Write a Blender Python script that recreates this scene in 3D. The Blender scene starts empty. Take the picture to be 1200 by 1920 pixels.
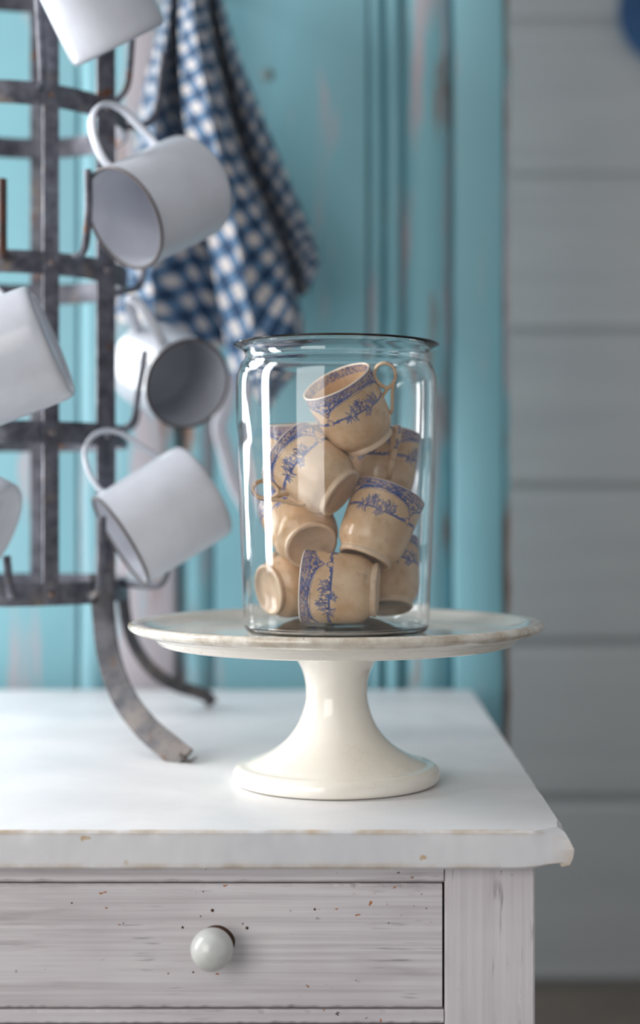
import bpy, math, random
import numpy as np
from mathutils import Vector, Matrix

# ------------------------------------------------------------------ camera, light, exposure
S = bpy.context.scene
COL = S.collection
F = 2800.0                       # focal length in pixels of the 1200x1920 photograph
PX, PY = 654.0, 950.0            # vanishing point of the chest's depth lines / eye level
TOP = 0.60                       # height of the marble top
EYE = TOP + 0.1994               # camera height

cam_d = bpy.data.cameras.new('camera')
cam = bpy.data.objects.new('camera', cam_d)
COL.objects.link(cam)
cam.location = (0, 0, EYE)
cam.rotation_euler = (math.pi / 2, 0, 0)
cam_d.sensor_fit = 'VERTICAL'
cam_d.sensor_height = 36.0
cam_d.sensor_width = 22.5
cam_d.lens = F / 1920 * 36.0
cam_d.shift_x = -(PX - 600) / 1920
cam_d.shift_y = -(960 - PY) / 1920
cam_d.clip_start = 0.01
cam_d.dof.use_dof = True
cam_d.dof.focus_distance = 0.985
cam_d.dof.aperture_fstop = 2.8
S.camera = cam

W = bpy.data.worlds.new('room_light')
S.world = W
W.use_nodes = True
W.node_tree.nodes['Background'].inputs[0].default_value = (0.93, 0.96, 1.0, 1)
W.node_tree.nodes['Background'].inputs[1].default_value = 0.31

def area(name, loc, target, sx, sy, power, col):
    l = bpy.data.lights.new(name, 'AREA')
    l.shape = 'RECTANGLE'
    l.size, l.size_y, l.energy, l.color = sx, sy, power, col
    o = bpy.data.objects.new(name, l)
    COL.objects.link(o)
    o.location = loc
    d = Vector(target) - Vector(loc)
    o.rotation_euler = d.to_track_quat('-Z', 'Y').to_euler()
    return o
# daylight through the tall window left of the chest, and the one behind the photographer's left shoulder
area('window_daylight_back', (-1.30, 2.10, 1.30), (0.0, 1.15, 0.75), 1.0, 1.4, 49, (0.95, 0.98, 1.0))
area('window_daylight_left', (-1.75, 0.98, 1.30), (0.0, 1.25, 0.75), 0.36, 1.5, 36, (0.96, 0.98, 1.0))
area('window_daylight_front', (-1.53, -1.35, 1.45), (-1.53, 1.0, 1.25), 1.85, 1.7, 37, (1.0, 0.97, 0.94))

S.view_settings.view_transform = 'Standard'
S.view_settings.look = 'None'
S.view_settings.gamma = 1.0
S.view_settings.use_curve_mapping = False
S.view_settings.exposure = 0.12

# ------------------------------------------------------------------ helpers
def P(x, y, Y):
    """photo pixel + depth -> point"""
    return Vector(((x - PX) / F * Y, Y, EYE - (y - PY) / F * Y))

def tag(o, label=None, cat=None, group=None, kind=None):
    if label: o['label'] = label
    if cat: o['category'] = cat
    if group: o['group'] = group
    if kind: o['kind'] = kind
    return o

def empty(name, loc=(0, 0, 0)):
    o = bpy.data.objects.new(name, None)
    o.empty_display_size = 0.02
    o.location = loc
    COL.objects.link(o)
    return o

def link(name, me, mat=None, parent=None, keep=True):
    o = bpy.data.objects.new(name, me)
    COL.objects.link(o)
    if mat is not None and not me.materials:
        me.materials.append(mat)
    if parent is not None:
        o.parent = parent
        if keep:
            o.matrix_parent_inverse = parent_world(parent).inverted()
    return o

def parent_world(o):
    m = o.matrix_basis.copy()
    while o.parent:
        m = o.parent.matrix_basis @ (o.matrix_parent_inverse @ m) if False else o.parent.matrix_basis @ o.matrix_parent_inverse @ m
        o = o.parent
    return m

def mesh(name, v, f, smooth=True, auto=None):
    me = bpy.data.meshes.new(name)
    me.from_pydata([tuple(p) for p in v], [], f)
    me.validate()
    me.update()
    if smooth:
        me.polygons.foreach_set('use_smooth', [True] * len(me.polygons))
    if auto:
        me.set_sharp_from_angle(angle=math.radians(auto))
    return me

def box_data(a, b):
    (x0, y0, z0), (x1, y1, z1) = a, b
    v = [(x0, y0, z0), (x1, y0, z0), (x1, y1, z0), (x0, y1, z0), (x0, y0, z1), (x1, y0, z1), (x1, y1, z1), (x0, y1, z1)]
    f = [(0, 3, 2, 1), (4, 5, 6, 7), (0, 1, 5, 4), (1, 2, 6, 5), (2, 3, 7, 6), (3, 0, 4, 7)]
    return v, f

def box(name, a, b, mat, parent=None, bevel=0.0012):
    v, f = box_data(a, b)
    o = link(name, mesh(name, v, f, False), mat, parent)
    if bevel:
        m = o.modifiers.new('bevel', 'BEVEL')
        m.width, m.segments, m.limit_method = bevel, 2, 'NONE'
    return o

def lathe_data(prof, n=96, close=False):
    """prof: list of (r, z); r==0 ends make a pole"""
    v, f, rows = [], [], []
    for r, z in prof:
        if r < 1e-7:
            rows.append([len(v)]); v.append((0, 0, z))
        else:
            rows.append(list(range(len(v), len(v) + n)))
            for i in range(n):
                a = 2 * math.pi * i / n
                v.append((r * math.cos(a), r * math.sin(a), z))
    R = list(zip(rows, rows[1:]))
    if close: R.append((rows[-1], rows[0]))
    for A, B in R:
        if len(A) == 1 and len(B) == 1: continue
        for i in range(n):
            j = (i + 1) % n
            if len(A) == 1: f.append((A[0], B[j], B[i]))
            elif len(B) == 1: f.append((A[i], A[j], B[0]))
            else: f.append((A[i], A[j], B[j], B[i]))
    return v, f

def spline(pts, n):
    """Catmull-Rom through pts, n points"""
    pts = [Vector(p) for p in pts]
    q = [2 * pts[0] - pts[1]] + pts + [2 * pts[-1] - pts[-2]]
    out = []
    m = len(pts) - 1
    for k in range(n):
        t = k / (n - 1) * m
        i = min(int(t), m - 1); t -= i
        a, b, c, d = q[i:i + 4]
        out.append(0.5 * ((2 * b) + (c - a) * t + (2 * a - 5 * b + 4 * c - d) * t * t + (3 * b - a - 3 * c + d) * t ** 3))
    return out

def sweep_data(pts, sect, side=None, caps=True, closed=False, scale=None):
    """sect: list of (a, b) in the plane (side, normal); side: fixed vector or None for a transported frame"""
    pts = [Vector(p) for p in pts]
    v, f = [], []
    n, m = len(pts), len(sect)
    prev = None
    for k, p in enumerate(pts):
        if closed:
            t = (pts[(k + 1) % n] - pts[k - 1]).normalized()
        else:
            t = (pts[min(k + 1, n - 1)] - pts[max(k - 1, 0)]).normalized()
        if side is not None:
            s = Vector(side) - t * t.dot(Vector(side))
        elif prev is None:
            s = t.orthogonal()
        else:
            s = prev - t * t.dot(prev)
        s.normalize(); prev = s
        nn = t.cross(s)
        w = scale[k] if scale else 1.0
        for a, b in sect:
            v.append(p + s * a * w + nn * b * w)
    for k in range(n if closed else n - 1):
        for i in range(m):
            j = (i + 1) % m
            k2 = (k + 1) % n
            f.append((k * m + i, k * m + j, k2 * m + j, k2 * m + i))
    if caps and not closed:
        f.append(tuple(reversed(range(m))))
        f.append(tuple(range((n - 1) * m, n * m)))
    return v, f

def ell(a, b, n=10):
    return [(a * math.cos(2 * math.pi * i / n), b * math.sin(2 * math.pi * i / n)) for i in range(n)]

def rrect(w, t, r=0.3):
    """flat bar section w wide, t thick, slightly rounded"""
    w /= 2; t /= 2; c = min(w, t) * r
    return [(w, -t + c), (w, t - c), (w - c, t), (-w + c, t), (-w, t - c), (-w, -t + c), (-w + c, -t), (w - c, -t)]

def merge(*datas):
    V, Fc = [], []
    for v, f in datas:
        o = len(V)
        V += list(v)
        Fc += [tuple(i + o for i in q) for q in f]
    return V, Fc

def frame(loc, up, toward):
    z = Vector(up).normalized()
    x = Vector(toward) - z * z.dot(Vector(toward))
    x.normalize()
    y = z.cross(x)
    M = Matrix((x, y, z)).transposed().to_4x4()
    M.translation = Vector(loc)
    return M

def srgb(r, g, b):
    c = lambda u: (u / 255 / 12.92) if u / 255 <= 0.04045 else ((u / 255 + 0.055) / 1.055) ** 2.4
    return (c(r), c(g), c(b), 1)

# ------------------------------------------------------------------ materials
class NT:
    def __init__(s, name):
        s.m = bpy.data.materials.new(name)
        s.m.use_nodes = True
        s.t = s.m.node_tree
        s.b = s.t.nodes['Principled BSDF']
        s.out = s.t.nodes['Material Output']
    def n(s, typ, **kw):
        o = s.t.nodes.new(typ)
        for k, v in kw.items():
            if k.startswith('i_'):
                k2 = k[2:]
                k2 = int(k2) if k2.isdigit() else k2.replace('_', ' ')
                s.put(o.inputs[k2], v)
            else:
                setattr(o, k, v)
        return o
    def put(s, sock, v):
        if isinstance(v, bpy.types.NodeSocket): s.t.links.new(v, sock)
        else: sock.default_value = v
    def coord(s, kind='Object', scale=(1, 1, 1), rot=(0, 0, 0)):
        c = s.n('ShaderNodeTexCoord')
        mp = s.n('ShaderNodeMapping')
        mp.inputs['Scale'].default_value = scale
        mp.inputs['Rotation'].default_value = rot
        s.t.links.new(c.outputs[kind], mp.inputs['Vector'])
        return mp.outputs[0]
    def noise(s, vec, scale, detail=4, rough=0.55, dist=0.0):
        o = s.n('ShaderNodeTexNoise')
        s.t.links.new(vec, o.inputs['Vector'])
        o.inputs['Scale'].default_value = scale
        o.inputs['Detail'].default_value = detail
        o.inputs['Roughness'].default_value = rough
        o.inputs['Distortion'].default_value = dist
        return o.outputs['Fac']
    def ramp(s, fac, a, b, lo=0.0, hi=1.0):
        o = s.n('ShaderNodeMapRange')
        o.clamp = True
        s.put(o.inputs[0], fac)
        for i, v in zip((1, 2, 3, 4), (a, b, lo, hi)): s.put(o.inputs[i], v)
        return o.outputs[0]
    def math(s, op, a, b=0.0, c=0.0, clamp=False):
        o = s.n('ShaderNodeMath', operation=op, use_clamp=clamp)
        s.put(o.inputs[0], a); s.put(o.inputs[1], b); s.put(o.inputs[2], c)
        return o.outputs[0]
    def mix(s, fac, a, b):
        o = s.n('ShaderNodeMix', data_type='RGBA')
        s.put(o.inputs[0], fac); s.put(o.inputs[6], a); s.put(o.inputs[7], b)
        return o.outputs[2]
    def bump(s, h, strength=0.2, dist=0.001):
        o = s.n('ShaderNodeBump')
        o.inputs['Strength'].default_value = strength
        o.inputs['Distance'].default_value = dist
        s.put(o.inputs['Height'], h)
        s.t.links.new(o.outputs[0], s.b.inputs['Normal'])
    def set(s, **kw):
        for k, v in kw.items():
            s.put(s.b.inputs[k.replace('_', ' ')], v)
        return s.m

def m_whitewash(name, grain):
    """brushed, chipped white paint; grain 'x' or 'z'"""
    t = NT(name)
    st = (5, 60, 60) if grain == 'x' else (60, 60, 5)
    st2 = (9, 150, 150) if grain == 'x' else (150, 150, 9)
    v = t.coord(scale=st); v2 = t.coord(scale=st2); o = t.coord()
    col = t.mix(t.ramp(t.noise(o, 9, 3), 0.35, 0.7), srgb(226, 221, 222), srgb(211, 204, 207))
    streak = t.math('MULTIPLY', t.ramp(t.noise(v, 1.7, 5, 0.65), 0.50, 0.72), t.ramp(t.noise(o, 14, 2), 0.40, 0.62))
    col = t.mix(t.math('MULTIPLY', streak, 0.62), col, srgb(150, 138, 142))
    brush = t.noise(t.coord(scale=(3, 210, 210) if grain == 'x' else (210, 210, 3)), 1.0, 4, 0.7)
    col = t.mix(t.ramp(brush, 0.42, 0.66, 0.0, 0.50 if grain == 'x' else 0.26), col, srgb(168, 158, 162))
    fine = t.math('MULTIPLY', t.ramp(t.noise(v2, 2.2, 3, 0.6), 0.60, 0.70), t.ramp(t.noise(o, 22, 2), 0.50, 0.62))
    col = t.mix(t.math('MULTIPLY', fine, 0.55), col, srgb(92, 86, 92))
    chip_v = t.coord(scale=(1, 1, 1.7) if grain == 'x' else (1.7, 1, 1))
    chips = t.math('MULTIPLY', t.ramp(t.noise(chip_v, 170, 3, 0.5), 0.70, 0.715), t.ramp(t.noise(o, 26, 1), 0.55, 0.60))
    col = t.mix(chips, col, t.mix(t.ramp(t.noise(o, 70, 1), 0.45, 0.55), srgb(60, 45, 40), srgb(178, 112, 58)))
    t.bump(t.math('SUBTRACT', t.math('MULTIPLY', t.noise(v2, 1.6, 4), 0.6), t.math('ADD', chips, fine)), 0.35, 0.0008)
    return t.set(Base_Color=col, Roughness=0.52)

def m_marble():
    t = NT('marble')
    o = t.coord()
    col = t.mix(t.ramp(t.noise(o, 5, 6, 0.6, 0.8), 0.42, 0.75), srgb(229, 228, 229), srgb(212, 212, 215))
    col = t.mix(t.math('MULTIPLY', t.ramp(t.noise(t.coord(scale=(3, 9, 6)), 6, 5, 0.65, 1.2), 0.56, 0.72), 0.05), col, srgb(150, 152, 156))
    # yellowed, chipped arrises along the front edge
    sx = t.n('ShaderNodeSeparateXYZ'); t.t.links.new(o, sx.inputs[0])
    front = t.ramp(sx.outputs[1], 0.9215, 0.9235, 1, 0)
    top = t.ramp(sx.outputs[2], TOP - 0.0035, TOP - 0.0008)
    low = t.ramp(sx.outputs[2], TOP - 0.0215, TOP - 0.019, 1, 0)
    edge = t.math('MULTIPLY', front, t.math('ADD', top, t.math('MULTIPLY', low, 0.7)), clamp=True)
    edge = t.math('MULTIPLY', edge, t.ramp(t.noise(o, 34, 4, 0.65), 0.36, 0.62))
    col = t.mix(t.math('MULTIPLY', edge, 0.75), col, srgb(186, 160, 122))
    spot = t.math('MULTIPLY', t.ramp(t.noise(o, 75, 2), 0.69, 0.74), front)
    col = t.mix(t.math('MULTIPLY', spot, 0.7), col, srgb(190, 150, 80))
    corner = t.math('MULTIPLY', t.ramp(sx.outputs[0], 0.124, 0.134), front)
    col = t.mix(t.math('MULTIPLY', corner, t.ramp(t.noise(o, 60, 3), 0.35, 0.7, 0.1, 0.6)), col, srgb(200, 168, 130))
    t.bump(t.noise(o, 120, 4), 0.12, 0.0008)
    return t.set(Base_Color=col, Roughness=t.ramp(t.noise(o, 14, 4), 0.3, 0.7, 0.34, 0.5), Subsurface_Weight=0.0)

def m_glaze(name, c1, c2, rim_stain=False):
    t = NT(name)
    o = t.coord()
    col = t.mix(t.ramp(t.noise(o, 14, 4), 0.35, 0.7), c1, c2)
    if rim_stain:
        sx = t.n('ShaderNodeSeparateXYZ'); t.t.links.new(o, sx.inputs[0])
        r = t.math('SQRT', t.math('ADD', t.math('POWER', sx.outputs[0], 2.0), t.math('POWER', sx.outputs[1], 2.0)))
        ring = t.math('MULTIPLY', t.ramp(r, 0.138, 0.147), t.ramp(t.noise(o, 30, 5, 0.7), 0.38, 0.62))
        col = t.mix(t.math('MULTIPLY', ring, 0.72), col, srgb(166, 146, 118))
        pits = t.math('MULTIPLY', t.ramp(r, 0.125, 0.140), t.ramp(t.noise(o, 190, 2), 0.70, 0.74))
        col = t.mix(pits, col, srgb(140, 92, 52))
        cr = t.n('ShaderNodeTexVoronoi', feature='DISTANCE_TO_EDGE'); cr.inputs['Scale'].default_value = 70
        t.t.links.new(o, cr.inputs['Vector'])
        crz = t.math('MULTIPLY', t.ramp(cr.outputs['Distance'], 0.0, 0.02, 1, 0), t.ramp(t.noise(o, 18, 2), 0.5, 0.62))
        col = t.mix(t.math('MULTIPLY', crz, 0.25), col, srgb(176, 160, 130))
    t.bump(t.noise(o, 40, 2), 0.03, 0.001)
    return t.set(Base_Color=col, Roughness=0.12, IOR=1.5, Coat_Weight=0.3, Coat_Roughness=0.05)

def m_cup():
    t = NT('stained_transferware')
    o = t.coord()
    at = t.n('ShaderNodeAttribute', attribute_name='print')
    oi = t.n('ShaderNodeObjectInfo')
    add = t.n('ShaderNodeVectorMath', operation='ADD')
    t.t.links.new(o, add.inputs[0])
    cmb = t.n('ShaderNodeCombineXYZ')
    for i in range(3): t.put(cmb.inputs[i], oi.outputs['Random'])
    t.t.links.new(cmb.outputs[0], add.inputs[1])
    ov = add.outputs[0]
    col = t.mix(t.ramp(t.noise(ov, 38, 5, 0.6), 0.34, 0.68), srgb(238, 208, 172), srgb(210, 169, 126))
    col = t.mix(t.math('MULTIPLY', t.ramp(t.noise(ov, 75, 4, 0.6), 0.55, 0.75), 0.5), col, srgb(160, 116, 76))
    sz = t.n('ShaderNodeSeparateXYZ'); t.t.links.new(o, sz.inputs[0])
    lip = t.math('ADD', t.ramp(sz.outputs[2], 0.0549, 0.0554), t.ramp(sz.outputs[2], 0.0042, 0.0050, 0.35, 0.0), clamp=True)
    col = t.mix(t.math('MULTIPLY', lip, 0.75), col, srgb(246, 232, 214))  # white lip highlight painted into the colour as paler cream; foot ring paler too
    blue = t.mix(t.ramp(t.noise(ov, 260, 2), 0.35, 0.65), srgb(38, 62, 128), srgb(78, 102, 162))
    fac = t.math('MULTIPLY', at.outputs['Fac'], t.ramp(t.noise(ov, 45, 2), 0.3, 0.55, 0.72, 1.0))
    col = t.mix(fac, col, blue)
    return t.set(Base_Color=col, Roughness=0.22, IOR=1.5)

def m_enamel():
    t = NT('white_enamel')
    o = t.coord()
    col = t.mix(t.ramp(t.noise(o, 22, 4), 0.35, 0.7), srgb(208, 211, 219), srgb(194, 196, 204))
    t.bump(t.noise(o, 60, 2), 0.05, 0.001)
    return t.set(Base_Color=col, Roughness=0.24)

def m_simple(name, c, rough=0.5, metal=0.0, c2=None, sc=30):
    t = NT(name)
    if c2:
        o = t.coord()
        c = t.mix(t.ramp(t.noise(o, sc, 5, 0.6), 0.35, 0.68), c, c2)
    return t.set(Base_Color=c, Roughness=rough, Metallic=metal)

def m_galv():
    t = NT('galvanised_iron')
    o = t.coord()
    col = t.mix(t.ramp(t.noise(o, 85, 5, 0.6), 0.38, 0.66), srgb(76, 76, 85), srgb(116, 116, 125))
    col = t.mix(t.ramp(t.noise(o, 28, 4, 0.6), 0.60, 0.70), col, srgb(122, 112, 104))
    col = t.mix(t.ramp(t.noise(o, 33, 3, 0.6, 0.4), 0.66, 0.71), col, srgb(112, 70, 42))
    t.bump(t.noise(o, 130, 4), 0.2, 0.001)
    return t.set(Base_Color=col, Roughness=t.ramp(t.noise(o, 60, 3), 0.3, 0.7, 0.32, 0.55), Metallic=0.4)

def m_blue(name, wear, wood):
    t = NT(name)
    o = t.coord()
    v = t.coord(scale=(26, 26, 2.6))
    col = t.mix(t.ramp(t.noise(o, 3.5, 4), 0.35, 0.7), srgb(128, 181, 191), srgb(117, 168, 179))
    col = t.mix(t.math('MULTIPLY', t.ramp(t.noise(v, 0.8, 4), 0.45, 0.75), 0.35), col, srgb(138, 172, 183))
    n1 = t.noise(v, 1.0, 5, 0.6)
    w = t.ramp(n1, 0.62 - wear, 0.70 - wear)
    col = t.mix(w, col, srgb(176, 168, 174))
    b = t.ramp(t.noise(t.coord(scale=(34, 34, 4.2)), 0.9, 4, 0.6), 0.70 - wood, 0.76 - wood)
    col = t.mix(b, col, srgb(132, 104, 92))
    t.bump(t.noise(v, 2, 4), 0.2, 0.001)
    return t.set(Base_Color=col, Roughness=0.55)

def m_gingham():
    t = NT('gingham_cloth')
    at = t.n('ShaderNodeUVMap', uv_map='UVMap')
    sp = t.n('ShaderNodeSeparateXYZ'); t.t.links.new(at.outputs[0], sp.inputs[0])
    def stripe(s):
        fr = t.math('FRACT', t.math('MULTIPLY', s, 1 / 0.0195))
        return t.ramp(t.math('ABSOLUTE', t.math('SUBTRACT', fr, 0.5)), 0.235, 0.265)
    a, b = stripe(sp.outputs[0]), stripe(sp.outputs[1])
    f = t.math('MULTIPLY', t.math('ADD', a, b), 0.5)
    r = t.n('ShaderNodeValToRGB')
    r.color_ramp.elements[0].color = srgb(194, 186, 182)
    r.color_ramp.elements[1].color = srgb(6, 46, 80)
    e = r.color_ramp.elements.new(0.5); e.color = srgb(80, 110, 140)
    t.t.links.new(f, r.inputs[0])
    wv = t.n('ShaderNodeTexNoise'); wv.inputs['Scale'].default_value = 900
    t.t.links.new(at.outputs[0], wv.inputs['Vector'])
    t.bump(wv.outputs['Fac'], 0.15, 0.0005)
    return t.set(Base_Color=r.outputs[0], Roughness=0.9, Sheen_Weight=0.2)

def m_glass():
    t = NT('clear_glass')
    o = t.coord(scale=(1, 1, 0.3))
    t.bump(t.noise(o, 26, 2), 0.10, 0.002)
    return t.set(Base_Color=(0.985, 0.992, 0.99, 1), Roughness=0.0, IOR=1.47, Transmission_Weight=1.0)

def m_shiplap():
    t = NT('grey_board_paint')
    o = t.coord(scale=(1, 10, 10)); p = t.coord()
    col = t.mix(t.ramp(t.noise(o, 2, 4), 0.35, 0.7), srgb(184, 183, 182), srgb(174, 173, 173))
    col = t.mix(t.math('MULTIPLY', t.ramp(t.noise(p, 2.2, 3), 0.5, 0.8), 0.3), col, srgb(182, 172, 168))
    t.bump(t.noise(o, 6, 3), 0.15, 0.001)
    return t.set(Base_Color=col, Roughness=0.6)

def m_floor():
    t = NT('dark_floor_boards')
    o = t.coord(scale=(2, 14, 2))
    col = t.mix(t.ramp(t.noise(o, 4, 5), 0.35, 0.7), srgb(92, 84, 76), srgb(70, 64, 58))
    return t.set(Base_Color=col, Roughness=0.55)

M_WX = m_whitewash('whitewash_grain_across', 'x')
M_WZ = m_whitewash('whitewash_grain_upright', 'z')
M_MARBLE = m_marble()
M_STAND = m_glaze('cream_ironstone', srgb(244, 239, 229), srgb(236, 229, 216), True)
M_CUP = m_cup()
M_ENAMEL = m_enamel()
M_RIM = m_simple('bare_mug_rim', srgb(92, 84, 84), 0.4, 0.3)
M_GALV = m_galv()
def m_foot():
    t = NT('dull_iron_foot')
    o = t.coord()
    col = t.mix(t.ramp(t.noise(o, 70, 5, 0.6), 0.35, 0.66), srgb(52, 52, 58), srgb(86, 84, 88))
    sx = t.n('ShaderNodeSeparateXYZ'); t.t.links.new(o, sx.inputs[0])
    low = t.math('MULTIPLY', t.ramp(sx.outputs[2], TOP + 0.05, TOP + 0.075, 1, 0), t.ramp(t.noise(o, 38, 4, 0.6), 0.42, 0.60))
    col = t.mix(low, col, srgb(110, 102, 98))
    col = t.mix(t.math('MULTIPLY', t.ramp(t.noise(o, 45, 3), 0.60, 0.66), t.ramp(sx.outputs[2], TOP + 0.06, TOP + 0.08, 1, 0)), col, srgb(84, 60, 42))
    t.bump(t.noise(o, 130, 4), 0.2, 0.001)
    return t.set(Base_Color=col, Roughness=0.5, Metallic=0.2)
M_FOOT = m_foot()
M_RUST = m_simple('rusted_iron', srgb(96, 58, 40), 0.6, 0.3, srgb(64, 54, 52), 50)
M_RIVET = m_simple('iron_rivet', srgb(150, 150, 156), 0.35, 0.7, srgb(120, 90, 72), 60)
M_BLUE = m_blue('turquoise_paint', 0.02, 0.0)
M_BLUE_W = m_blue('worn_turquoise_moulding', 0.12, 0.14)
M_BLUE_P = m_blue('rubbed_turquoise_stile', 0.20, 0.10)
M_BLUE_D = m_blue('rubbed_turquoise_bevel', 0.06, 0.03)
M_GING = m_gingham()
M_HEM = m_simple('white_cotton', srgb(224, 222, 230), 0.9)
M_GLASS = m_glass()
M_SHIP = m_shiplap()
M_FLOOR = m_floor()
M_KNOB = None
def m_knob():
    t = NT('milky_knob_glass')
    o = t.coord()
    col = t.mix(t.ramp(t.noise(o, 90, 4), 0.35, 0.7), srgb(232, 233, 229), srgb(216, 217, 212))
    return t.set(Base_Color=col, Roughness=0.28, Subsurface_Weight=0.5, Subsurface_Radius=(0.01, 0.01, 0.01), Transmission_Weight=0.15, Coat_Weight=0.4, Coat_Roughness=0.15)
M_KNOB = m_knob()
M_WOOD = m_simple('bare_brown_wood', srgb(96, 66, 46), 0.7, 0, srgb(62, 42, 32), 80)
M_DARK = m_simple('dark_gap', srgb(40, 34, 32), 0.9)
M_PLATE = m_simple('dark_blue_enamel', srgb(52, 102, 152), 0.3, 0, srgb(44, 90, 138), 20)

# ------------------------------------------------------------------ the setting
WALL_Y = 2.50
fl = box('floor', (-1.6, 0.35, -0.05), (1.6, WALL_Y + 0.05, 0.0), M_FLOOR, None, 0)
tag(fl, kind='structure')
wall = box('wall_back', (-1.6, WALL_Y + 0.007, 0.0), (1.6, WALL_Y + 0.06, 2.0), M_SHIP, None, 0)
tag(wall, kind='structure')
pitch = 292 / F * WALL_Y
z0 = P(0, 1209, WALL_Y).z
k = -2
zs = [z0 + pitch * i for i in range(-1, 7)]
for i in range(-1, len(zs)):
    lo = zs[i] if i >= 0 else 0.0
    hi = zs[i + 1] if i + 1 < len(zs) else 2.0
    lo = max(lo, 0.0)
    if hi - lo < 0.03: continue
    box('board', (-1.6, WALL_Y, lo + 0.009), (1.6, WALL_Y + 0.0075, hi - 0.009), M_SHIP, wall, 0.003)

# ------------------------------------------------------------------ turquoise cupboard
CB = 1.66
cup = tag(empty('cupboard', (-0.22, CB + 0.2, 0)), 'tall turquoise painted cupboard with worn panel mouldings, standing behind the marble top', 'cupboard')
def X(px, Y=CB): return (px - PX) / F * Y
H = 1.85
R_EDGE = X(945)
L_EDGE = -0.62
box('carcass', (L_EDGE, CB + 0.022, 0.0), (R_EDGE - 0.003, CB + 0.40, H), M_BLUE, cup, 0.002)
def wobbly_post(name, x0, x1, y0, y1, mat, amp=0.0012, half=False, seed=0):
    """an upright, its arrises slightly rounded and uneven; half: a half-round moulding"""
    rnd = random.Random(seed)
    n = 60
    pts = []
    if half:
        m = 9
        sec = [((x1 - x0) / 2 * -math.cos(math.pi * i / (m - 1)) + (x0 + x1) / 2, y1 - (y1 - y0) * math.sin(math.pi * i / (m - 1))) for i in range(m)] 
    else:
        b = min(0.005, (x1 - x0) * 0.2)
        sec = [(x0, y1), (x0, y0 + b), (x0 + b * .3, y0 + b * .3), (x0 + b, y0), (x1 - b, y0), (x1 - b * .3, y0 + b * .3), (x1, y0 + b), (x1, y1)]
    v, f = [], []
    w = [rnd.uniform(-1, 1) for _ in range(n + 1)]
    for i in range(n + 1):
        z = H * i / n
        for k, (a, b) in enumerate(sec):
            d = amp * w[i] if 0 < k < len(sec) - 1 else 0
            v.append((a + d, b, z))
    m = len(sec)
    for i in range(n):
        for k in range(m):
            j = (k + 1) % m
            f.append((i * m + k, i * m + j, (i + 1) * m + j, (i + 1) * m + k))
    f.append(tuple(reversed(range(m)))); f.append(tuple(range(n * m, n * m + m)))
    return link(name, mesh(name, v, f, True, 40), mat, cup)
box('panel', (L_EDGE, CB + 0.012, 0.02), (X(140), CB + 0.024, H - 0.02), M_BLUE, cup, 0.001)
wobbly_post('moulding', X(140), X(212), CB + 0.006, CB + 0.024, M_BLUE_D, 0.0008, True, 1)
wobbly_post('stile', X(214), X(330), CB, CB + 0.024, M_BLUE_P, 0.001, False, 2)
wobbly_post('moulding', X(331), X(400), CB + 0.006, CB + 0.024, M_BLUE_W, 0.001, True, 3)
box('panel', (X(401), CB + 0.010, 0.02), (X(688), CB + 0.024, H - 0.02), M_BLUE, cup, 0.001)
wobbly_post('moulding', X(689), X(722), CB + 0.0085, CB + 0.024, M_BLUE_D, 0.0006, True, 4)
wobbly_post('moulding', X(722), X(756), CB + 0.0065, CB + 0.024, M_BLUE_D, 0.0006, True, 5)
wobbly_post('moulding', X(757), X(850), CB + 0.0045, CB + 0.024, M_BLUE_W, 0.001, True, 6)
wobbly_post('stile', X(852), R_EDGE, CB, CB + 0.03, M_BLUE, 0.0008, False, 7)
wobbly_post('edge_strip', R_EDGE + 0.0003, X(957), CB + 0.008, CB + 0.05, m_blue('bare_worn_edge', 0.16, 0.24), 0.0014, False, 8)
# filled nail hole in the middle panel
nail = P(500, 140, CB + 0.0095)
v, f = lathe_data([(0.0, 0.0012), (0.006, 0.0008), (0.008, 0.0)], 20)
me = mesh('nail_head', v, f); me.transform(frame(nail, (0, -1, 0), (1, 0, 0)))
link('nail_head', me, m_simple('grey_filler', srgb(118, 140, 142), 0.6), cup)
# peg the towel hangs from (above the picture)
pg = P(358, -75, 1.60)
v, f = sweep_data([(pg.x, CB + 0.012, pg.z - 0.004), (pg.x, 1.60, pg.z), (pg.x, 1.535, pg.z + 0.012)], ell(0.006, 0.006, 12))
link('peg', mesh('peg', v, f, True, 50), M_BLUE_W, cup)

# ------------------------------------------------------------------ blue plate on the grey wall
c = P(1262, 28, WALL_Y - 0.004)
r = 106 / F * WALL_Y
v, f = lathe_data([(0, 0), (r * .62, 0), (r * .66, 0.004), (r * .96, 0.016), (r, 0.018), (r, 0.0195), (r * .95, 0.0185), (r * .64, 0.006), (r * .6, 0.0025), (0, 0.0025)], 64)
me = mesh('enamel_plate', v, f, True, 50)
o = link('enamel_plate', me, M_PLATE)
o.matrix_basis = frame(c, (0, -1, 0), (1, 0, 0))
tag(o, 'round dark blue enamel plate hanging on the grey board wall', 'plate')

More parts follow.
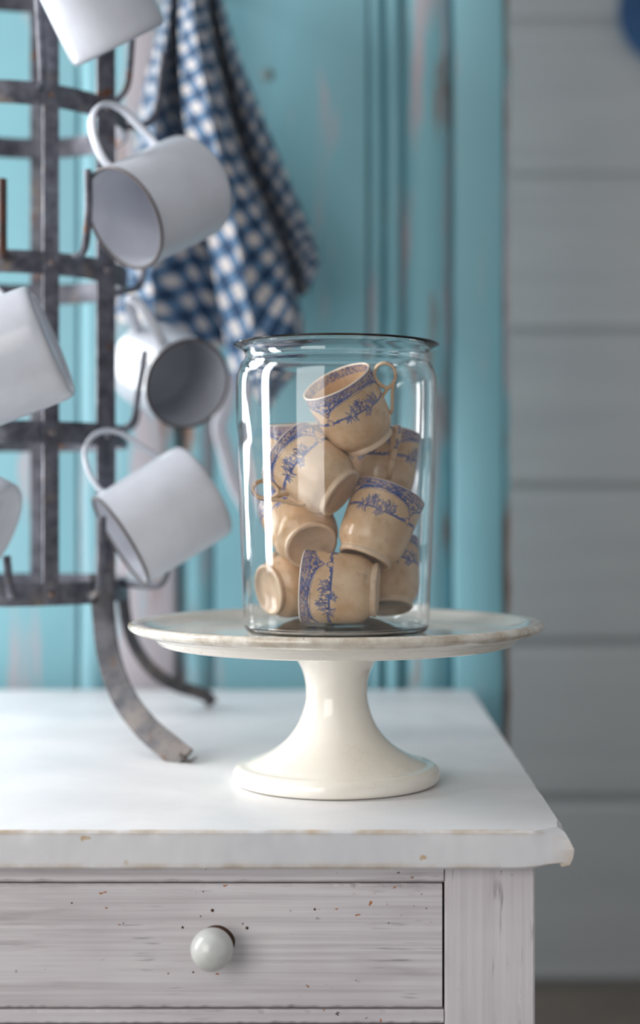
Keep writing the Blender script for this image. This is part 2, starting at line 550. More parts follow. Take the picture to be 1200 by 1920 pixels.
# ------------------------------------------------------------------ whitewashed chest
FY = 0.932                       # plane of the drawer fronts
def Z(py, Y=FY): return EYE - (py - PY) / F * Y
def XF(px): return (px - PX) / F * FY
ch = tag(empty('chest_of_drawers', (-0.24, 1.28, 0)), 'whitewashed wooden chest of drawers with chipped brushed paint under the marble top', 'chest')
SLAB_B = TOP - 0.0236
x_r, x_l = XF(1003), -0.585
xs = XF(834)                     # right stile / drawer joint
xm0, xm1 = -0.262, -0.2315       # middle stile
BACK = 1.60
def jag_bar(name, a, b, mat, seed, amp=0.0004):
    """board whose front arrises are slightly nicked"""
    rnd = random.Random(seed)
    (x0, y0, z0), (x1, y1, z1) = a, b
    up = (z1 - z0) > (x1 - x0)
    n = 80
    v, f = [], []
    bv = 0.0011
    for i in range(n + 1):
        t = i / n
        e = [abs(rnd.gauss(0, amp)) for _ in range(4)]
        if rnd.random() < 0.05: e[rnd.randrange(4)] += rnd.uniform(0.0006, 0.0016)
        if up:
            z = z0 + (z1 - z0) * t
            ring = [(x0, y1, z), (x0, y0 + bv + e[0], z), (x0 + bv + e[0], y0, z), (x1 - bv - e[1], y0, z), (x1, y0 + bv + e[1], z), (x1, y1, z)]
        else:
            x = x0 + (x1 - x0) * t
            ring = [(x, y1, z1), (x, y0 + bv + e[0], z1), (x, y0, z1 - bv - e[0]), (x, y0, z0 + bv + e[1]), (x, y0 + bv + e[1], z0), (x, y1, z0)]
        v += ring
    for i in range(n):
        for k in range(6):
            j = (k + 1) % 6
            q = (i * 6 + k, i * 6 + j, (i + 1) * 6 + j, (i + 1) * 6 + k)
            f.append(q)
    f.append(tuple(reversed(range(6)))); f.append(tuple(range(n * 6, n * 6 + 6)))
    me = mesh(name, v, f, False)
    import bmesh
    bm = bmesh.new(); bm.from_mesh(me); bmesh.ops.recalc_face_normals(bm, faces=bm.faces); bm.to_mesh(me); bm.free()
    return link(name, me, mat, ch)
jag_bar('stile', (xs, FY - 0.0005, 0.0), (x_r, FY + 0.03, SLAB_B), M_WZ, 1)
jag_bar('stile', (xm0, FY + 0.0005, 0.10), (xm1, FY + 0.03, Z(1655)), M_WZ, 2)
jag_bar('stile', (x_l, FY - 0.0005, 0.0), (x_l + 0.055, FY + 0.03, SLAB_B), M_WZ, 3)
jag_bar('rail', (x_l + 0.0555, FY, Z(1654.5)), (xs - 0.0007, FY + 0.03, SLAB_B), M_WX, 4)
box('side_panel', (x_r - 0.022, FY + 0.0305, 0.06), (x_r - 0.003, BACK, SLAB_B), M_WZ, ch)
box('side_panel', (x_l + 0.003, FY + 0.0305, 0.06), (x_l + 0.022, BACK, SLAB_B), M_WZ, ch)
box('back_panel', (x_l + 0.0225, BACK - 0.015, 0.06), (x_r - 0.0225, BACK, SLAB_B), M_WX, ch)
box('leg', (x_r - 0.04, BACK - 0.045, 0.0), (x_r - 0.0035, BACK + 0.0005, 0.0595), M_WZ, ch)
box('leg', (x_l + 0.0035, BACK - 0.045, 0.0), (x_l + 0.04, BACK + 0.0005, 0.0595), M_WZ, ch)
def knob(parent, x, z):
    prof = [(0, -0.004), (0.0062, -0.004), (0.006, 0.004), (0.0062, 0.008)]
    R0 = 0.0132
    for i in range(1, 15):
        a = math.pi * (0.17 + 0.83 * i / 14)
        prof.append((max(R0 * math.sin(a), 0) if i < 14 else 0, 0.0195 - R0 * 0.97 * math.cos(a)))
    v, f = lathe_data(prof, 48)
    me = mesh('knob', v, f)
    me.transform(frame((x, FY + 0.002, z), (0, -1, 0.0), (1, 0, 0)))
    link('knob', me, M_KNOB, parent)
    v, f = lathe_data([(0.0, 0.0007), (0.0100, 0.0006), (0.0110, 0.0002), (0.0111, -0.002), (0, -0.002)], 36)
    n = len(v)
    v = [(p[0] * (1 + 0.05 * math.sin(3 * math.atan2(p[1], p[0]) + 1)), p[1], p[2]) for p in v]
    me = mesh('worn_ring', v, f, True, 40)
    me.transform(frame((x * FY / (FY - 0.018) + 0.0030, FY + 0.001, z - 0.0012), (0, -1, 0), (1, 0, 0)))
    link('worn_ring', me, M_WOOD, parent)
rows = [(Z(1655.5), Z(1893))]
rail_h = 0.0085
zt = Z(1894.5)
for i in range(2):
    jag_bar('rail', (x_l + 0.0555, FY + 0.0003, zt - rail_h), (xm0 - 0.0006, FY + 0.03, zt), M_WX, 20 + i)
    jag_bar('rail', (xm1 + 0.0006, FY + 0.0003, zt - rail_h), (xs - 0.0007, FY + 0.03, zt), M_WX, 30 + i)
    nz1 = zt - rail_h - 0.0008
    h = 0.095 + 0.02 * i
    rows.append((nz1, nz1 - h))
    zt = nz1 - h - 0.0008
rows.append((zt, zt - 0.11))
jag_bar('rail', (x_l + 0.0555, FY + 0.0003, zt - 0.11 - 0.035), (xs - 0.0007, FY + 0.03, zt - 0.1108), M_WX, 40)
rows.pop()
jag_bar('rail', (x_l + 0.0555, FY + 0.0003, 0.10), (xm0 - 0.0006, FY + 0.03, zt), M_WX, 41)
jag_bar('rail', (xm1 + 0.0006, FY + 0.0003, 0.10), (xs - 0.0007, FY + 0.03, zt), M_WX, 42)
for o in [q for q in ch.children if q.name.startswith('rail')]:
    zz = [vv.co.z for vv in o.data.vertices]
    if max(zz) < zt - 0.05: bpy.data.objects.remove(o)
for ri, (zt1, zb1) in enumerate(rows):
    for (a, b, kx) in ((xm1 + 0.001, xs - 0.0016, XF(397)), (x_l + 0.0565, xm0 - 0.001, (x_l + 0.0565 + xm0) / 2)):
        d = jag_bar('drawer', (a, FY + 0.0012, zb1 + 0.0006), (b, FY + 0.022, zt1 - 0.0010), M_WX, 50 + ri * 2 + (kx > -0.2))
        kz = Z(1781, FY - 0.018) if ri == 0 else (zt1 + zb1) / 2
        knob(d, kx if ri or kx < -0.2 else X(397, FY - 0.018), kz)
first = [q for q in ch.children if q.name.startswith('drawer')][0]
for (hx, hy, hr) in ((398, 1708, 0.0017), (342, 1740, 0.0013), (463, 1741, 0.0016), (376, 1719, 0.0008), (455, 1733, 0.0008), (134, 1694, 0.0009), (231, 1732, 0.0006), (590, 1706, 0.0012), (362, 1824, 0.0010)):
    v, f = lathe_data([(0, 0.00025), (hr * .6, 0.0002), (hr * .75, -0.0005)], 12)
    me = mesh('nail_hole', v, f); me.transform(frame((XF(hx), FY + 0.0012, Z(hy)), (0, -1, 0), (1, 0, 0)))
    link('nail_hole', me, M_WOOD, first)
box('inner_carcass', (x_l + 0.023, FY + 0.031, 0.10), (x_r - 0.023, BACK - 0.016, SLAB_B - 0.002), M_DARK, ch, 0)

# ------------------------------------------------------------------ marble slab with chipped corner
def slab():
    rnd = random.Random(11)
    x0, x1, y0, y1 = -0.605, 0.1345, 0.918, 1.628
    per = []       # (x, y, nx, ny, corner weight)
    n = 260
    for i in range(n): per.append((x0 + (x1 - x0) * i / n, y0, 0, -1))
    m = 140
    for i in range(m): per.append((x1, y0 + (y1 - y0) * i / m, 1, 0))
    for i in range(30): per.append((x1 - (x1 - x0) * i / 30, y1, 0, 1))
    for i in range(30): per.append((x0, y1 - (y1 - y0) * i / 30, -1, 0))
    levels = [(0.0, 0.0014), (-0.0013, 0.0), (-0.006, 0), (-0.0115, 0), (-0.017, 0), (-0.0222, 0.0), (-0.0236, 0.0012)]
    N = len(per)
    nick = [0.0] * N
    nick_b = [0.0] * N
    for arr, cnt, big in ((nick, 40, 0.0010), (nick_b, 26, 0.0009)):
        for _ in range(cnt):
            c = rnd.randrange(N); w = rnd.choice([1, 1, 2, 3]); a = rnd.uniform(0.0003, big)
            for k in range(-w, w + 1):
                if 0 <= c + k < N: arr[c + k] += a * (1 - abs(k) / (w + 1))
    V, Fc = [], []
    for li, (dz, ins) in enumerate(levels):
        for i, (x, y, nx, ny) in enumerate(per):
            e = ins + abs(rnd.gauss(0, 0.00012))
            if li <= 1: e += nick[i]
            if li >= 5: e += nick_b[i] * 0.7
            zz = dz
            px, py = x - nx * e, y - ny * e
            # broken front right corner: cut back at the top, a lip left below
            dc = math.hypot(x - x1, (y - y0) * 0.55)
            if dc < 0.020:
                k = 1 - dc / 0.020
                cut = [0.0028, -0.0002, -0.0014, -0.0042, -0.0034, -0.0014, 0.0020][li] * k ** 1.3
                px -= cut + rnd.gauss(0, 0.00015); py += [0.0125, 0.0085, 0.0035, 0.0, 0.0, 0.0005, 0.0015][li] * k
                zz += (0.0012 * k if li >= 5 else 0) - (0.0014 * k if li == 1 else 0)
            # lower front edge rises a little towards the broken corner
            if li >= 5 and ny == -1 and x > 0.105: zz += (x - 0.105) / 0.03 * 0.0022
            V.append((px, py, TOP + zz))
    for li in range(len(levels) - 1):
        for i in range(N):
            j = (i + 1) % N
            Fc.append((li * N + i, (li + 1) * N + i, (li + 1) * N + j, li * N + j))
    Fc.append(tuple(range(N)))
    Fc.append(tuple(reversed(range((len(levels) - 1) * N, len(levels) * N))))
    me = mesh('marble_slab', V, Fc, True, 22)
    for p in me.polygons:
        if len(p.vertices) > 4: p.use_smooth = False
    return link('marble_slab', me, M_MARBLE)
tag(slab(), 'white marble slab with yellowed chipped front edge and broken corner, lying on the chest', 'marble top')

# ------------------------------------------------------------------ cake stand
SX, SY = (631 - PX) / F * 1.084, 1.084
st = tag(empty('cake_stand', (SX, SY, TOP)), 'cream glazed ironstone pedestal cake stand with stained rim, carrying the glass jar', 'cake stand')
def smooth_prof(pts, n):
    return [(max(p.x, 0), p.y) for p in spline([(a, b, 0) for a, b in pts], n)]
foot = smooth_prof([(0.0700, 0.0), (0.0738, 0.0018), (0.0752, 0.0056), (0.0742, 0.0098), (0.0712, 0.0124), (0.0655, 0.0136), (0.0600, 0.0160), (0.0520, 0.0195), (0.0420, 0.0258), (0.0335, 0.0340), (0.0270, 0.0445), (0.0232, 0.0560), (0.0222, 0.0650), (0.0232, 0.0750), (0.0262, 0.0840), (0.0320, 0.0925), (0.0400, 0.0985)], 70)
prof = [(0, 0.012), (0.060, 0.004), (0.066, 0.0)] + foot + [(0.0405, 0.101), (0, 0.101)]
v, f = lathe_data(prof, 128)
me = mesh('pedestal', v, f, True, 60)
o = link('pedestal', me, M_STAND, st, False)
plate = smooth_prof([(0.030, 0.0965), (0.060, 0.0975), (0.100, 0.0985), (0.1240, 0.1000), (0.1300, 0.1035), (0.1325, 0.1062), (0.1380, 0.1078), (0.1455, 0.1098), (0.1492, 0.1122), (0.1500, 0.1146), (0.1485, 0.1166), (0.1450, 0.1172), (0.1390, 0.1160), (0.1320, 0.1124), (0.1240, 0.1096), (0.110, 0.1086), (0.070, 0.1085), (0.030, 0.1085)], 90)
v, f = lathe_data([(0, 0.0965)] + plate + [(0, 0.1085)], 160)
me = mesh('plate', v, f, True, 70)
o = link('plate', me, M_STAND, st, False)

# ------------------------------------------------------------------ glass jar
JZ = TOP + 0.1087
outer = smooth_prof([(0.0600, 0.0), (0.0645, 0.0008), (0.0668, 0.0040), (0.0675, 0.010), (0.0690, 0.050), (0.0712, 0.110), (0.0726, 0.160), (0.0727, 0.178), (0.0718, 0.187), (0.0692, 0.1935), (0.0665, 0.1975), (0.0660, 0.2010), (0.0680, 0.2038), (0.0722, 0.2060), (0.0742, 0.2070), (0.0747, 0.2077), (0.0742, 0.2083)], 110)
inner = smooth_prof([(0.0715, 0.2074), (0.0668, 0.2052), (0.0646, 0.2012), (0.0651, 0.1968), (0.0679, 0.1924), (0.0704, 0.1864), (0.0713, 0.1776), (0.0712, 0.160), (0.0698, 0.110), (0.0676, 0.050), (0.0658, 0.0120), (0.0643, 0.0042), (0.0540, 0.0026), (0.0350, 0.0072), (0.0180, 0.0112), (0.0, 0.0122)], 90)
bott = [(0.0, 0.0096), (0.018, 0.0086), (0.035, 0.0046), (0.055, 0.0004)]
v, f = lathe_data([*bott, *outer, *inner[:-1], (0, 0.0122)], 144)
me = mesh('glass_jar', v, f, True, 60)
o = link('glass_jar', me, M_GLASS)
o.location = (SX, SY, JZ)
tag(o, 'clear blown glass jar with flared lip, filled with small cups, standing on the cake stand', 'jar')

# ------------------------------------------------------------------ small transferware cups
CH_, CR = 0.056, 0.0272
def cup_print(U, V):
    """blue transfer print drawn on an unrolled (angle, height) grid; value 0..1"""
    rnd = random.Random(5)
    A = np.zeros((V, U))
    uu, vv = np.meshgrid(np.arange(U) / U, np.arange(V) / (V - 1))
    REP = 3
    p = (uu * REP) % 1.0
    asp = (2 * math.pi * CR / REP) / CH_          # width of one repeat over the height
    rng = np.random.RandomState(3)
    def fuzz(cell):
        g = rng.rand(V // cell + 2, U // cell + 2)
        return g[(np.arange(V) // cell)[:, None], (np.arange(U) // cell)[None, :]]
    # key border at the lip
    band = (vv > 0.885) & (vv < 0.985)
    A[band] = (0.42 + 0.5 * (fuzz(3) > 0.5))[band]
    A[(vv > 0.972) & (vv < 0.985)] = 0.8
    A[(vv > 0.872) & (vv < 0.890)] = 0.95
    # swags: cartouche lines hanging from the border
    arc = 0.61 + 0.255 * np.sqrt(np.clip(1 - (2 * p - 1) ** 2, 0, 1)) ** 0.8
    fill = (vv < 0.872) & (vv > arc + 0.018)
    lace = np.clip((fuzz(4) > 0.46) * 0.9 + (fuzz(2) > 0.7) * 0.4, 0, 1)
    fill &= vv > 0.67 + 0.04 * np.sin(p * 2 * math.pi * 3)
    A[fill] = lace[fill]
    A[(np.abs(vv - arc - 0.016) < 0.015) & (vv < 0.88)] = 1.0
    A[np.abs(vv - arc + 0.012) < 0.004] = 0.75
    # rod the sprigs grow on
    rod = 0.60 + 0.012 * np.sin(p * 2 * math.pi)
    A[(np.abs(vv - rod) < 0.016 + 0.006 * (fuzz(3) > 0.6)) & (np.abs(p - 0.5) < 0.47)] = 0.95
    d = np.hypot(np.minimum(p, 1 - p) * asp, vv - 0.615)
    A[np.abs(d - 0.045) < 0.007] = 0.85
    # sprigs
    def stroke(pc, vc, ang, ln, w, val):
        du = (p - pc) * asp; dv = vv - vc
        a = du * math.cos(ang) + dv * math.sin(ang)
        b = -du * math.sin(ang) + dv * math.cos(ang)
        q = (a > 0) & (a < ln) & (np.abs(b + 0.25 * a * (ln - a) / ln) < w * np.sqrt(np.clip(a / ln * (1 - a / ln) * 4, 0, 1)))
        A[q] = np.maximum(A[q], val)
    for cx, cy, sc in ((0.34, 0.62, 1.25), (0.48, 0.70, 1.0), (0.61, 0.61, 1.4), (0.72, 0.67, 0.9), (0.55, 0.55, 0.7)):
        for _ in range(20):
            stroke(cx + rnd.uniform(-.04, .04), cy + rnd.uniform(-.02, .02), rnd.uniform(0, 2 * math.pi), rnd.uniform(.05, .105) * sc, rnd.uniform(.006, .014), rnd.uniform(.5, .95))
        d = np.hypot((p - cx) * asp, vv - cy)
        A[d < 0.016 * sc] = 0.1
    A[vv > 0.988] = 0.0
    return np.clip(A, 0, 1)

def make_cup_mesh():
    U = 420
    out = smooth_prof([(0.0190, 0.0), (0.0203, 0.0008), (0.0203, 0.0030), (0.0198, 0.0046), (0.0212, 0.0064), (0.0240, 0.0102), (0.0256, 0.0160), (0.0264, 0.026), (0.0270, 0.040), (0.0272, 0.050), (0.0274, 0.0548)], 170)
    lip = [(0.0273, 0.0558), (0.0266, 0.0562), (0.0259, 0.0556)]
    inn = smooth_prof([(0.0258, 0.0545), (0.0254, 0.046), (0.0250, 0.030), (0.0240, 0.0165), (0.0215, 0.0095), (0.0150, 0.0066)], 60)
    prof = [(0, 0.0028), (0.0165, 0.0026), (0.0175, 0.0)] + out + lip + inn + [(0, 0.0062)]
    v, f = lathe_data(prof, U)
    me = mesh('body', v, f, True)
    V = 200
    A = cup_print(U, V)
    vals = np.zeros(len(v), dtype=np.float32)
    idx = 0
    n_out0 = 3
    for k, (r, z) in enumerate(prof):
        if r < 1e-7: idx += 1; continue
        if n_out0 <= k < n_out0 + len(out):
            vals[idx:idx + U] = A[int(round(min(max(z / 0.056, 0), 1) * (V - 1)))]
        elif k >= n_out0 + len(out) + len(lip) and z > 0.0478 and z < 0.0546:
            vals[idx:idx + U] = 0.35 + 0.45 * (A[int(round(0.905 * (V - 1)) + int((z - 0.0478) / 0.0068 * 12)) ] > 0.6)
        idx += U
    at = me.attributes.new('print', 'FLOAT', 'POINT')
    at.data.foreach_set('value', vals)
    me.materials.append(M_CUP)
    # handle: ring at the lip with a long tail down the side
    loop = [(0.0272, 0, 0.0475), (0.0300, 0, 0.0515), (0.0350, 0, 0.0540), (0.0405, 0, 0.0520), (0.0430, 0, 0.0465), (0.0412, 0, 0.0400), (0.0372, 0, 0.0360), (0.0335, 0, 0.0345), (0.0310, 0, 0.0352), (0.0288, 0, 0.0385), (0.0274, 0, 0.0430)]
    pts = spline(loop + [loop[0]], 44)[:-1]
    a = sweep_data(pts, ell(0.0024, 0.0014, 10), side=(0, 1, 0), closed=True)
    tail = spline([(0.0400, 0, 0.0385), (0.0365, 0, 0.0340), (0.0335, 0, 0.0290), (0.0305, 0, 0.0225), (0.0272, 0, 0.0165), (0.0255, 0, 0.0150)], 20)
    b = sweep_data(tail, ell(0.0023, 0.0013, 10), side=(0, 1, 0))
    br = sweep_data(spline([(0.0335, 0, 0.0345), (0.0300, 0, 0.0325), (0.0262, 0, 0.0300)], 8), ell(0.0020, 0.0012, 8), side=(0, 1, 0))
    v, f = merge(a, b, br)
    mh = mesh('handle', v, f, True)
    rnd = random.Random(2)
    hv = np.array([0.0 if (p[2] < 0.036 or p[0] < 0.038 or abs(p[1]) > 0.0019) else rnd.choice([0.1, 0.9]) for p in v], dtype=np.float32)
    at = mh.attributes.new('print', 'FLOAT', 'POINT')
    at.data.foreach_set('value', hv)
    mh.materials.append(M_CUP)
    return me, mh
CUP_ME, CUP_H = make_cup_mesh()
# base centre (pixel, pixel, depth), axis base->lip, handle direction, label
CUPS = [
    ((690.1, 831.3, 1.0640), (-0.432, -0.367, 0.824), (0.85, -0.25, 0.45), 'tan stained cup lying topmost in the jar, its open mouth and handle loop showing'),
    ((641.3, 926.5, 1.0466), (-0.755, 0.321, 0.572), (-0.55, -0.45, -0.75), 'tan stained cup propped slantwise under the topmost cup, its foot towards the jar middle'),
    ((584.7, 1024.6, 1.0626), (-0.307, 0.789, 0.532), (0.2, 0.5, 0.8), 'tan stained cup with round foot facing out, squeezed under the slanting cup'),
    ((708.7, 1106.5, 1.0444), (-0.994, 0.094, 0.049), (0.0, 0.95, 0.3), 'tan stained cup lying on its side on the jar bottom, blue printed lip turned sideways'),
    ((682.9, 1049.2, 1.0503), (0.354, 0.279, 0.892), (0.2, 0.95, -0.2), 'tan stained cup leaning upright on the cup that lies on its side'),
    ((710.2, 940.4, 1.1003), (0.113, 0.152, 0.982), (0.22, -1.0, 0.15), 'tan stained cup standing behind the leaning one, handle seen edge on'),
    ((500.3, 1107.2, 1.0909), (0.813, 0.560, 0.161), (0.1, 0.4, 0.9), 'tan stained cup lying on the jar bottom with its foot against the glass'),
    ((725.1, 1142.2, 1.0846), (-0.019, 0.395, 0.919), (-0.5, 0.8, 0.0), 'tan stained cup tilted back on the jar bottom beneath the leaning cup'),
    ((565.2, 926.2, 1.1200), (-0.046, -0.078, 0.996), (1.0, 0.1, 0.2), 'tan stained cup mostly hidden behind the slanting cup, only its lip showing'),
]
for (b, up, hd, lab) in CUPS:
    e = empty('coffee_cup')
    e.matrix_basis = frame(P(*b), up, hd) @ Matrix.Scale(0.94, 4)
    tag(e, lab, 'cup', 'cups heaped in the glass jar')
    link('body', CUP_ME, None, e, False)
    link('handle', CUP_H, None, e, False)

# ------------------------------------------------------------------ galvanised bottle drying rack
RX, RY, RR = -0.300, 1.336, 0.100
rack = tag(empty('drying_rack', (RX, RY, TOP)), 'dark galvanised iron drying rack with hoops, upright prongs and curved feet on the marble', 'drying rack')
def rp(a, z, r=RR):
    a = math.radians(a)
    return Vector((RX + r * math.cos(a), RY - r * math.sin(a), z))
RING_Z = [TOP + q for q in (0.126, 0.2615, 0.403, 0.5435, 0.684)]
def hoop(z, h=0.0190, t=0.0022):
    pts = [rp(360 * i / 72, z) for i in range(72)]
    v, f = sweep_data(pts, [(h / 2, -t / 2), (h / 2, t / 2), (-h / 2, t / 2), (-h / 2, -t / 2)], side=(0, 0, 1), closed=True)
    link('hoop', mesh('hoop', v, f, True, 40), M_GALV, rack)
for z in RING_Z: hoop(z)
def strap(pts, wdir, w, t, name='strap', mat=M_GALV, n=24):
    p = spline(pts, n) if len(pts) > 2 else [Vector(pts[0]).lerp(Vector(pts[1]), i / 11) for i in range(12)]
    v, f = sweep_data(p, rrect(w, t), side=wdir)
    return link(name, mesh(name, v, f, True, 35), mat, rack)
def rivet(p, out, r=0.0032, mat=None):
    v, f = lathe_data([(r, -0.001), (r, 0.0004), (r * .7, r * .5), (0, r * .65)], 14)
    me = mesh('rivet', v, f); me.transform(frame(p, out, Vector(out).orthogonal()))
    link('rivet', me, mat or M_RIVET, rack)
ZT = RING_Z[-1] + 0.01
for a in (60, 120, 152, -90, 210):
    A = math.radians(a)
    strap([rp(a, RING_Z[0] - 0.008, RR + 0.0024), rp(a, ZT, RR + 0.0024)], (math.sin(A), math.cos(A), 0), 0.0138, 0.0022)
    for z in RING_Z: rivet(rp(a, z, RR + 0.0036), (math.cos(A), -math.sin(A), 0))
A = math.radians(28)
strap([rp(28, RING_Z[0] - 0.008, RR + 0.0024), rp(28, ZT, RR + 0.0024)], (0.80, 0.60, 0), 0.0180, 0.0026)
for z in RING_Z: rivet(rp(28, z, RR + 0.004), (math.cos(A), -math.sin(A), 0))
# feet: straps that run on down and sweep outwards
def foot_from(pix, wdir, w):
    pts = [P(*q) for q in pix]
    pts[-1].z = max(pts[-1].z, TOP + 0.0016)
    o = strap(pts, wdir, w, 0.0028, 'foot', M_FOOT, 40)
    return pts
fp = foot_from([(190, 1075, 1.283), (194, 1150, 1.280), (203, 1225, 1.262), (228, 1300, 1.235), (272, 1362, 1.202), (318, 1402, 1.176), (345, 1424, 1.163)], (0.86, -0.10, 0.45), 0.0205)
rivet(P(235, 1322, 1.2335), (-0.2, -0.95, 0.3), 0.004, M_RUST)
# torn, turned-up toe of the front foot
v, f = sweep_data(spline([P(338, 1420, 1.165), P(350, 1427, 1.162), P(360, 1425, 1.161), P(370, 1419, 1.161)], 10), rrect(0.011, 0.0022), side=(0.5, -0.8, 0.2), scale=[1, 1, .95, .9, .8, .7, .55, .42, .3, .2])
link('toe', mesh('toe', v, f, True, 40), M_FOOT, rack)
foot_from([(228, 1085, 1.392), (234, 1150, 1.394), (250, 1205, 1.412), (282, 1253, 1.440), (325, 1283, 1.465), (370, 1298, 1.482), (388, 1306, 1.487), (398, 1321, 1.489)], (0.55, 0.45, 0.70), 0.0125)
for sgn, a2 in ((-1, 0),):
    # the two feet outside the picture
    m1 = [Vector((2 * RX - p.x, p.y, p.z)) for p in fp]
    strap(m1, (-0.75, -0.45, 0.35), 0.0165, 0.0028, 'foot', M_FOOT, 40)
    m2 = [Vector((2 * RX - p.x, 2 * RY - p.y, p.z)) for p in fp]
    strap(m2, (-0.75, 0.45, 0.35), 0.0165, 0.0028, 'foot', M_FOOT, 40)
def prong(pix, mat=M_GALV, r=0.0037):
    pts = [P(*q) if not isinstance(q, Vector) else q for q in pix]
    fine = []
    s = spline(pts, 30)
    v, f = sweep_data(s, ell(r, r * 0.75, 8))
    link('prong', mesh('prong', v, f, True, 60), mat, rack)
prong([(76, 162, 1.243), (79, 158, 1.226), (80, 140, 1.220), (76, 60, 1.218), (70, -40, 1.216)])
prong([(140, 480, 1.256), (150, 478, 1.230), (160, 462, 1.205), (166, 390, 1.195), (165, 318, 1.193)])
prong([(8, 478, 1.240), (6, 474, 1.216), (5, 455, 1.208), (5, 400, 1.206), (5, 335, 1.205)], M_RUST, 0.0038)
prong([(168, 1116, 1.260), (178, 1114, 1.242), (186, 1098, 1.228), (190, 1040, 1.224), (192, 968, 1.222)])
prong([(22, 1118, 1.240), (20, 1112, 1.216), (17, 1092, 1.210), (15, 1070, 1.210), (12, 1042, 1.210)])
prong([(208, 806, 1.300), (232, 803, 1.289), (250, 788, 1.284), (258, 745, 1.282), (272, 658, 1.282)])
prong([(222, 1092, 1.330), (262, 1097, 1.312), (294, 1098, 1.302), (310, 1082, 1.300), (322, 1020, 1.300)])
prong([(202, 206, 1.300), (222, 186, 1.286), (238, 162, 1.278), (244, 120, 1.276), (250, 30, 1.276)])
prong([(226, 238, 1.345), (262, 236, 1.350), (286, 222, 1.356), (297, 185, 1.358), (306, 100, 1.360)])
prong([(212, 548, 1.350), (240, 545, 1.360), (262, 535, 1.366), (270, 500, 1.368), (276, 440, 1.370)])
prong([(214, 812, 1.375), (236, 806, 1.400), (252, 795, 1.412), (258, 770, 1.416), (262, 700, 1.418)])
for z in RING_Z:
    for a in (125, 165, 205):
        pts = [rp(a, z - 0.002), rp(a, z - 0.004, RR + 0.018), rp(a, z + 0.004, RR + 0.030), rp(a, z + 0.03, RR + 0.034), rp(a, z + 0.068, RR + 0.036)]
        prong(pts)

# ------------------------------------------------------------------ enamel mugs on the rack
def make_mug():
    R0, Hh = 0.0400, 0.080
    prof = [(0, 0.0015), (0.031, 0.0015), (0.0335, 0.0002)] + smooth_prof([(0.0360, 0.0002), (0.0392, 0.0014), (0.0408, 0.0048), (0.0412, 0.0120), (0.0410, 0.0300), (0.0404, 0.0600), (0.0400, 0.0780)], 30) \
        + [(0.0401, 0.0797), (0.0392, 0.0797)] + smooth_prof([(0.0389, 0.0775), (0.0393, 0.060), (0.0398, 0.030), (0.0400, 0.012), (0.0385, 0.0045), (0.033, 0.0028), (0.015, 0.0026)], 26) + [(0, 0.0026)]
    v, f = lathe_data(prof, 72)
    body = mesh('body', v, f, True, 50)
    pts = [(0.0396 + 0.0014 * math.cos(b), 0.0802 + 0.0012 * math.sin(b)) for b in [2 * math.pi * i / 8 for i in range(8)]]
    v, f = lathe_data(pts, 72, close=True)
    rim = mesh('rim', v, f, True)
    h = spline([(0.0385, 0, 0.0690), (0.0450, 0, 0.0720), (0.0600, 0, 0.0715), (0.0745, 0, 0.0660), (0.0820, 0, 0.0550), (0.0815, 0, 0.0430), (0.0730, 0, 0.0330), (0.0600, 0, 0.0270), (0.0480, 0, 0.0215), (0.0400, 0, 0.0190)], 40)
    v, f = sweep_data(h, ell(0.0045, 0.0020, 12), side=(0, 1, 0))
    hnd = mesh('handle', v, f, True)
    body.materials.append(M_ENAMEL); rim.materials.append(M_RIM); hnd.materials.append(M_ENAMEL)
    return body, rim, hnd
MUG = make_mug()
def mug(base, up, hd, lab, sc=1.0):
    e = empty('enamel_mug')
    e.matrix_basis = frame(base, up, hd) @ Matrix.Scale(sc, 4)
    tag(e, lab, 'mug', 'enamel mugs on the drying rack')
    for nm, me in zip(('body', 'rim', 'handle'), MUG):
        link(nm, me, None, e, False)
    return e
def from_rim(px, py, Y, up, sc=1.0):
    return P(px, py, Y) - Vector(up).normalized() * 0.080 * sc
mug(P(226, 86, 1.190), (-0.42, -0.33, 0.85), (0.3, 0.9, 0.3), 'white enamel mug hanging base down over the uppermost prongs of the rack')
u = (-0.615, -0.64, -0.46); mug(from_rim(232, 410, 1.198, u, 1.06), u, (-0.20, 0.0, 0.95), 'white enamel mug in front of the gingham towel, open mouth turned to the rack strap', 1.06)
u = (-0.92, -0.05, -0.38); mug(P(99, 638, 1.125), u, (-0.35, 0.1, 0.92), 'large white enamel mug lying across the strap with two rivets, its base outward', 1.10)
u = (0.52, -0.80, -0.30); mug(from_rim(352, 720, 1.315, u), u, (-0.70, 0.20, 0.85), 'white enamel mug with dark brown lip, mouth facing out above the lowest mug')
u = (-0.80, -0.30, -0.51); mug(from_rim(226, 1014, 1.240, u, 1.06), u, (-0.40, 0.10, 0.92), 'white enamel mug lowest on the rack, mouth tipped over a prong beside the cake stand', 1.06)
u = (-0.90, 0.15, 0.40); mug(P(-6, 1000, 1.165), u, (-0.5, 0.6, -0.6), 'white enamel mug at the rack hoop, only its base corner showing')

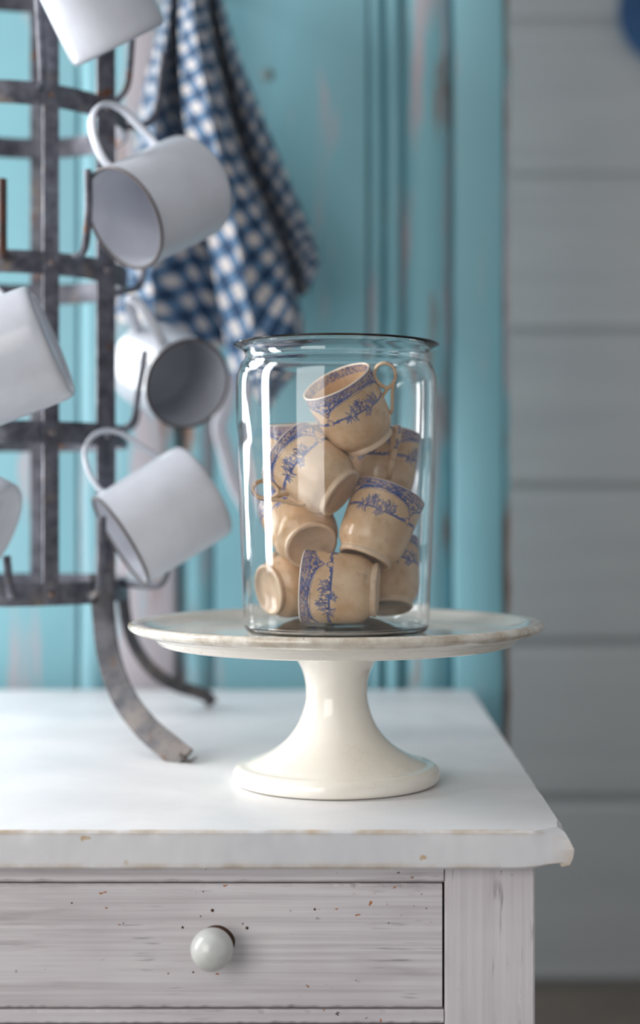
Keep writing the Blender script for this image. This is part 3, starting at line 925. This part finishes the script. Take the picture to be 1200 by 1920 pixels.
# ------------------------------------------------------------------ gingham towel
def towel():
    NEAR = 1.520
    K = [  # (u in metres, depth, pixel line from the peg down)
        (0.000, 1.600, [(318, -62), (300, 40), (268, 180), (240, 400), (218, 600)]),
        (0.045, 1.545, [(326, -66), (312, 60), (292, 200), (280, 420), (290, 625)]),
        (0.080, 1.585, [(334, -70), (326, 60), (322, 200), (345, 420), (372, 640)]),
        (0.115, 1.606, [(340, -72), (334, 60), (350, 240), (396, 460), (432, 655)]),
        (0.135, 1.545, [(341, -74), (336, 60), (348, 240), (394, 470), (436, 730)]),
        (0.185, 1.515, [(356, -76), (366, 60), (402, 250), (452, 480), (492, 775)]),
        (0.230, 1.530, [(376, -76), (394, 80), (442, 280), (512, 470), (566, 650)]),
        (0.248, 1.560, [(384, -74), (402, 80), (452, 280), (530, 470), (572, 610)]),
        (0.275, 1.608, [(388, -72), (406, 80), (452, 270), (524, 440), (556, 560)]),
        (0.315, 1.560, [(396, -70), (424, 80), (484, 260), (556, 430), (580, 545)]),
        (0.350, 1.590, [(404, -68), (440, 80), (506, 250), (585, 440), (599, 496)]),
    ]
    NV, NS = 110, 120
    lines = []
    for u, d, L in K:
        lines.append(spline([P(x, y, d) for x, y in L], NV))
    us = [k[0] for k in K]
    V, UV = [], []
    cols = []
    for i in range(NS):
        u = us[-1] * i / (NS - 1)
        j = max(q for q in range(len(us) - 1) if us[q] <= u + 1e-9)
        t = (u - us[j]) / (us[j + 1] - us[j])
        ts = t * t * (3 - 2 * t)
        cols.append((u, j, 0.45 * t + 0.55 * ts))
    ang = math.radians(32)
    for r in range(NV):
        for (u, j, t) in cols:
            a, b = lines[j][r], lines[j + 1][r]
            p = a.lerp(b, t)
            p = p + Vector((0, 0.004 * math.sin(r * 0.21 + u * 40) * (r / NV), 0))
            V.append(p)
            s = 0.40 * r / (NV - 1)
            uu = u * (0.50 + 0.28 * r / NV)
            UV.append((uu * math.cos(ang) - s * math.sin(ang), uu * math.sin(ang) + s * math.cos(ang)))
    Fc = []
    for r in range(NV - 1):
        for i in range(NS - 1):
            Fc.append((r * NS + i, (r + 1) * NS + i, (r + 1) * NS + i + 1, r * NS + i + 1))
    me = mesh('tea_towel', V, Fc, True)
    uvl = me.uv_layers.new(name='UVMap')
    loops = np.zeros(len(me.loops), dtype=np.int32)
    me.loops.foreach_get('vertex_index', loops)
    uvl.data.foreach_set('uv', np.array(UV, dtype=np.float32)[loops].ravel())
    o = link('cloth', me, M_GING)
    m = o.modifiers.new('thickness', 'SOLIDIFY'); m.thickness = 0.0015
    e = empty('tea_towel', P(358, -75, 1.56))
    o.parent = e; o.matrix_parent_inverse = e.matrix_basis.inverted()
    tag(e, 'blue and white gingham tea towel hanging in folds from a peg on the turquoise cupboard', 'towel')
    # white hem corner hanging lower, beside the jar
    pts = spline([P(430, 700, 1.53), P(424, 760, 1.535), P(412, 800, 1.535), P(424, 850, 1.54), P(442, 910, 1.545), P(470, 960, 1.55)], 30)
    v, f = sweep_data(pts, rrect(0.016, 0.0025, 0.5), side=(0.9, 0.4, 0.1))
    link('hem', mesh('hem', v, f, True, 50), M_HEM, e)
towel()
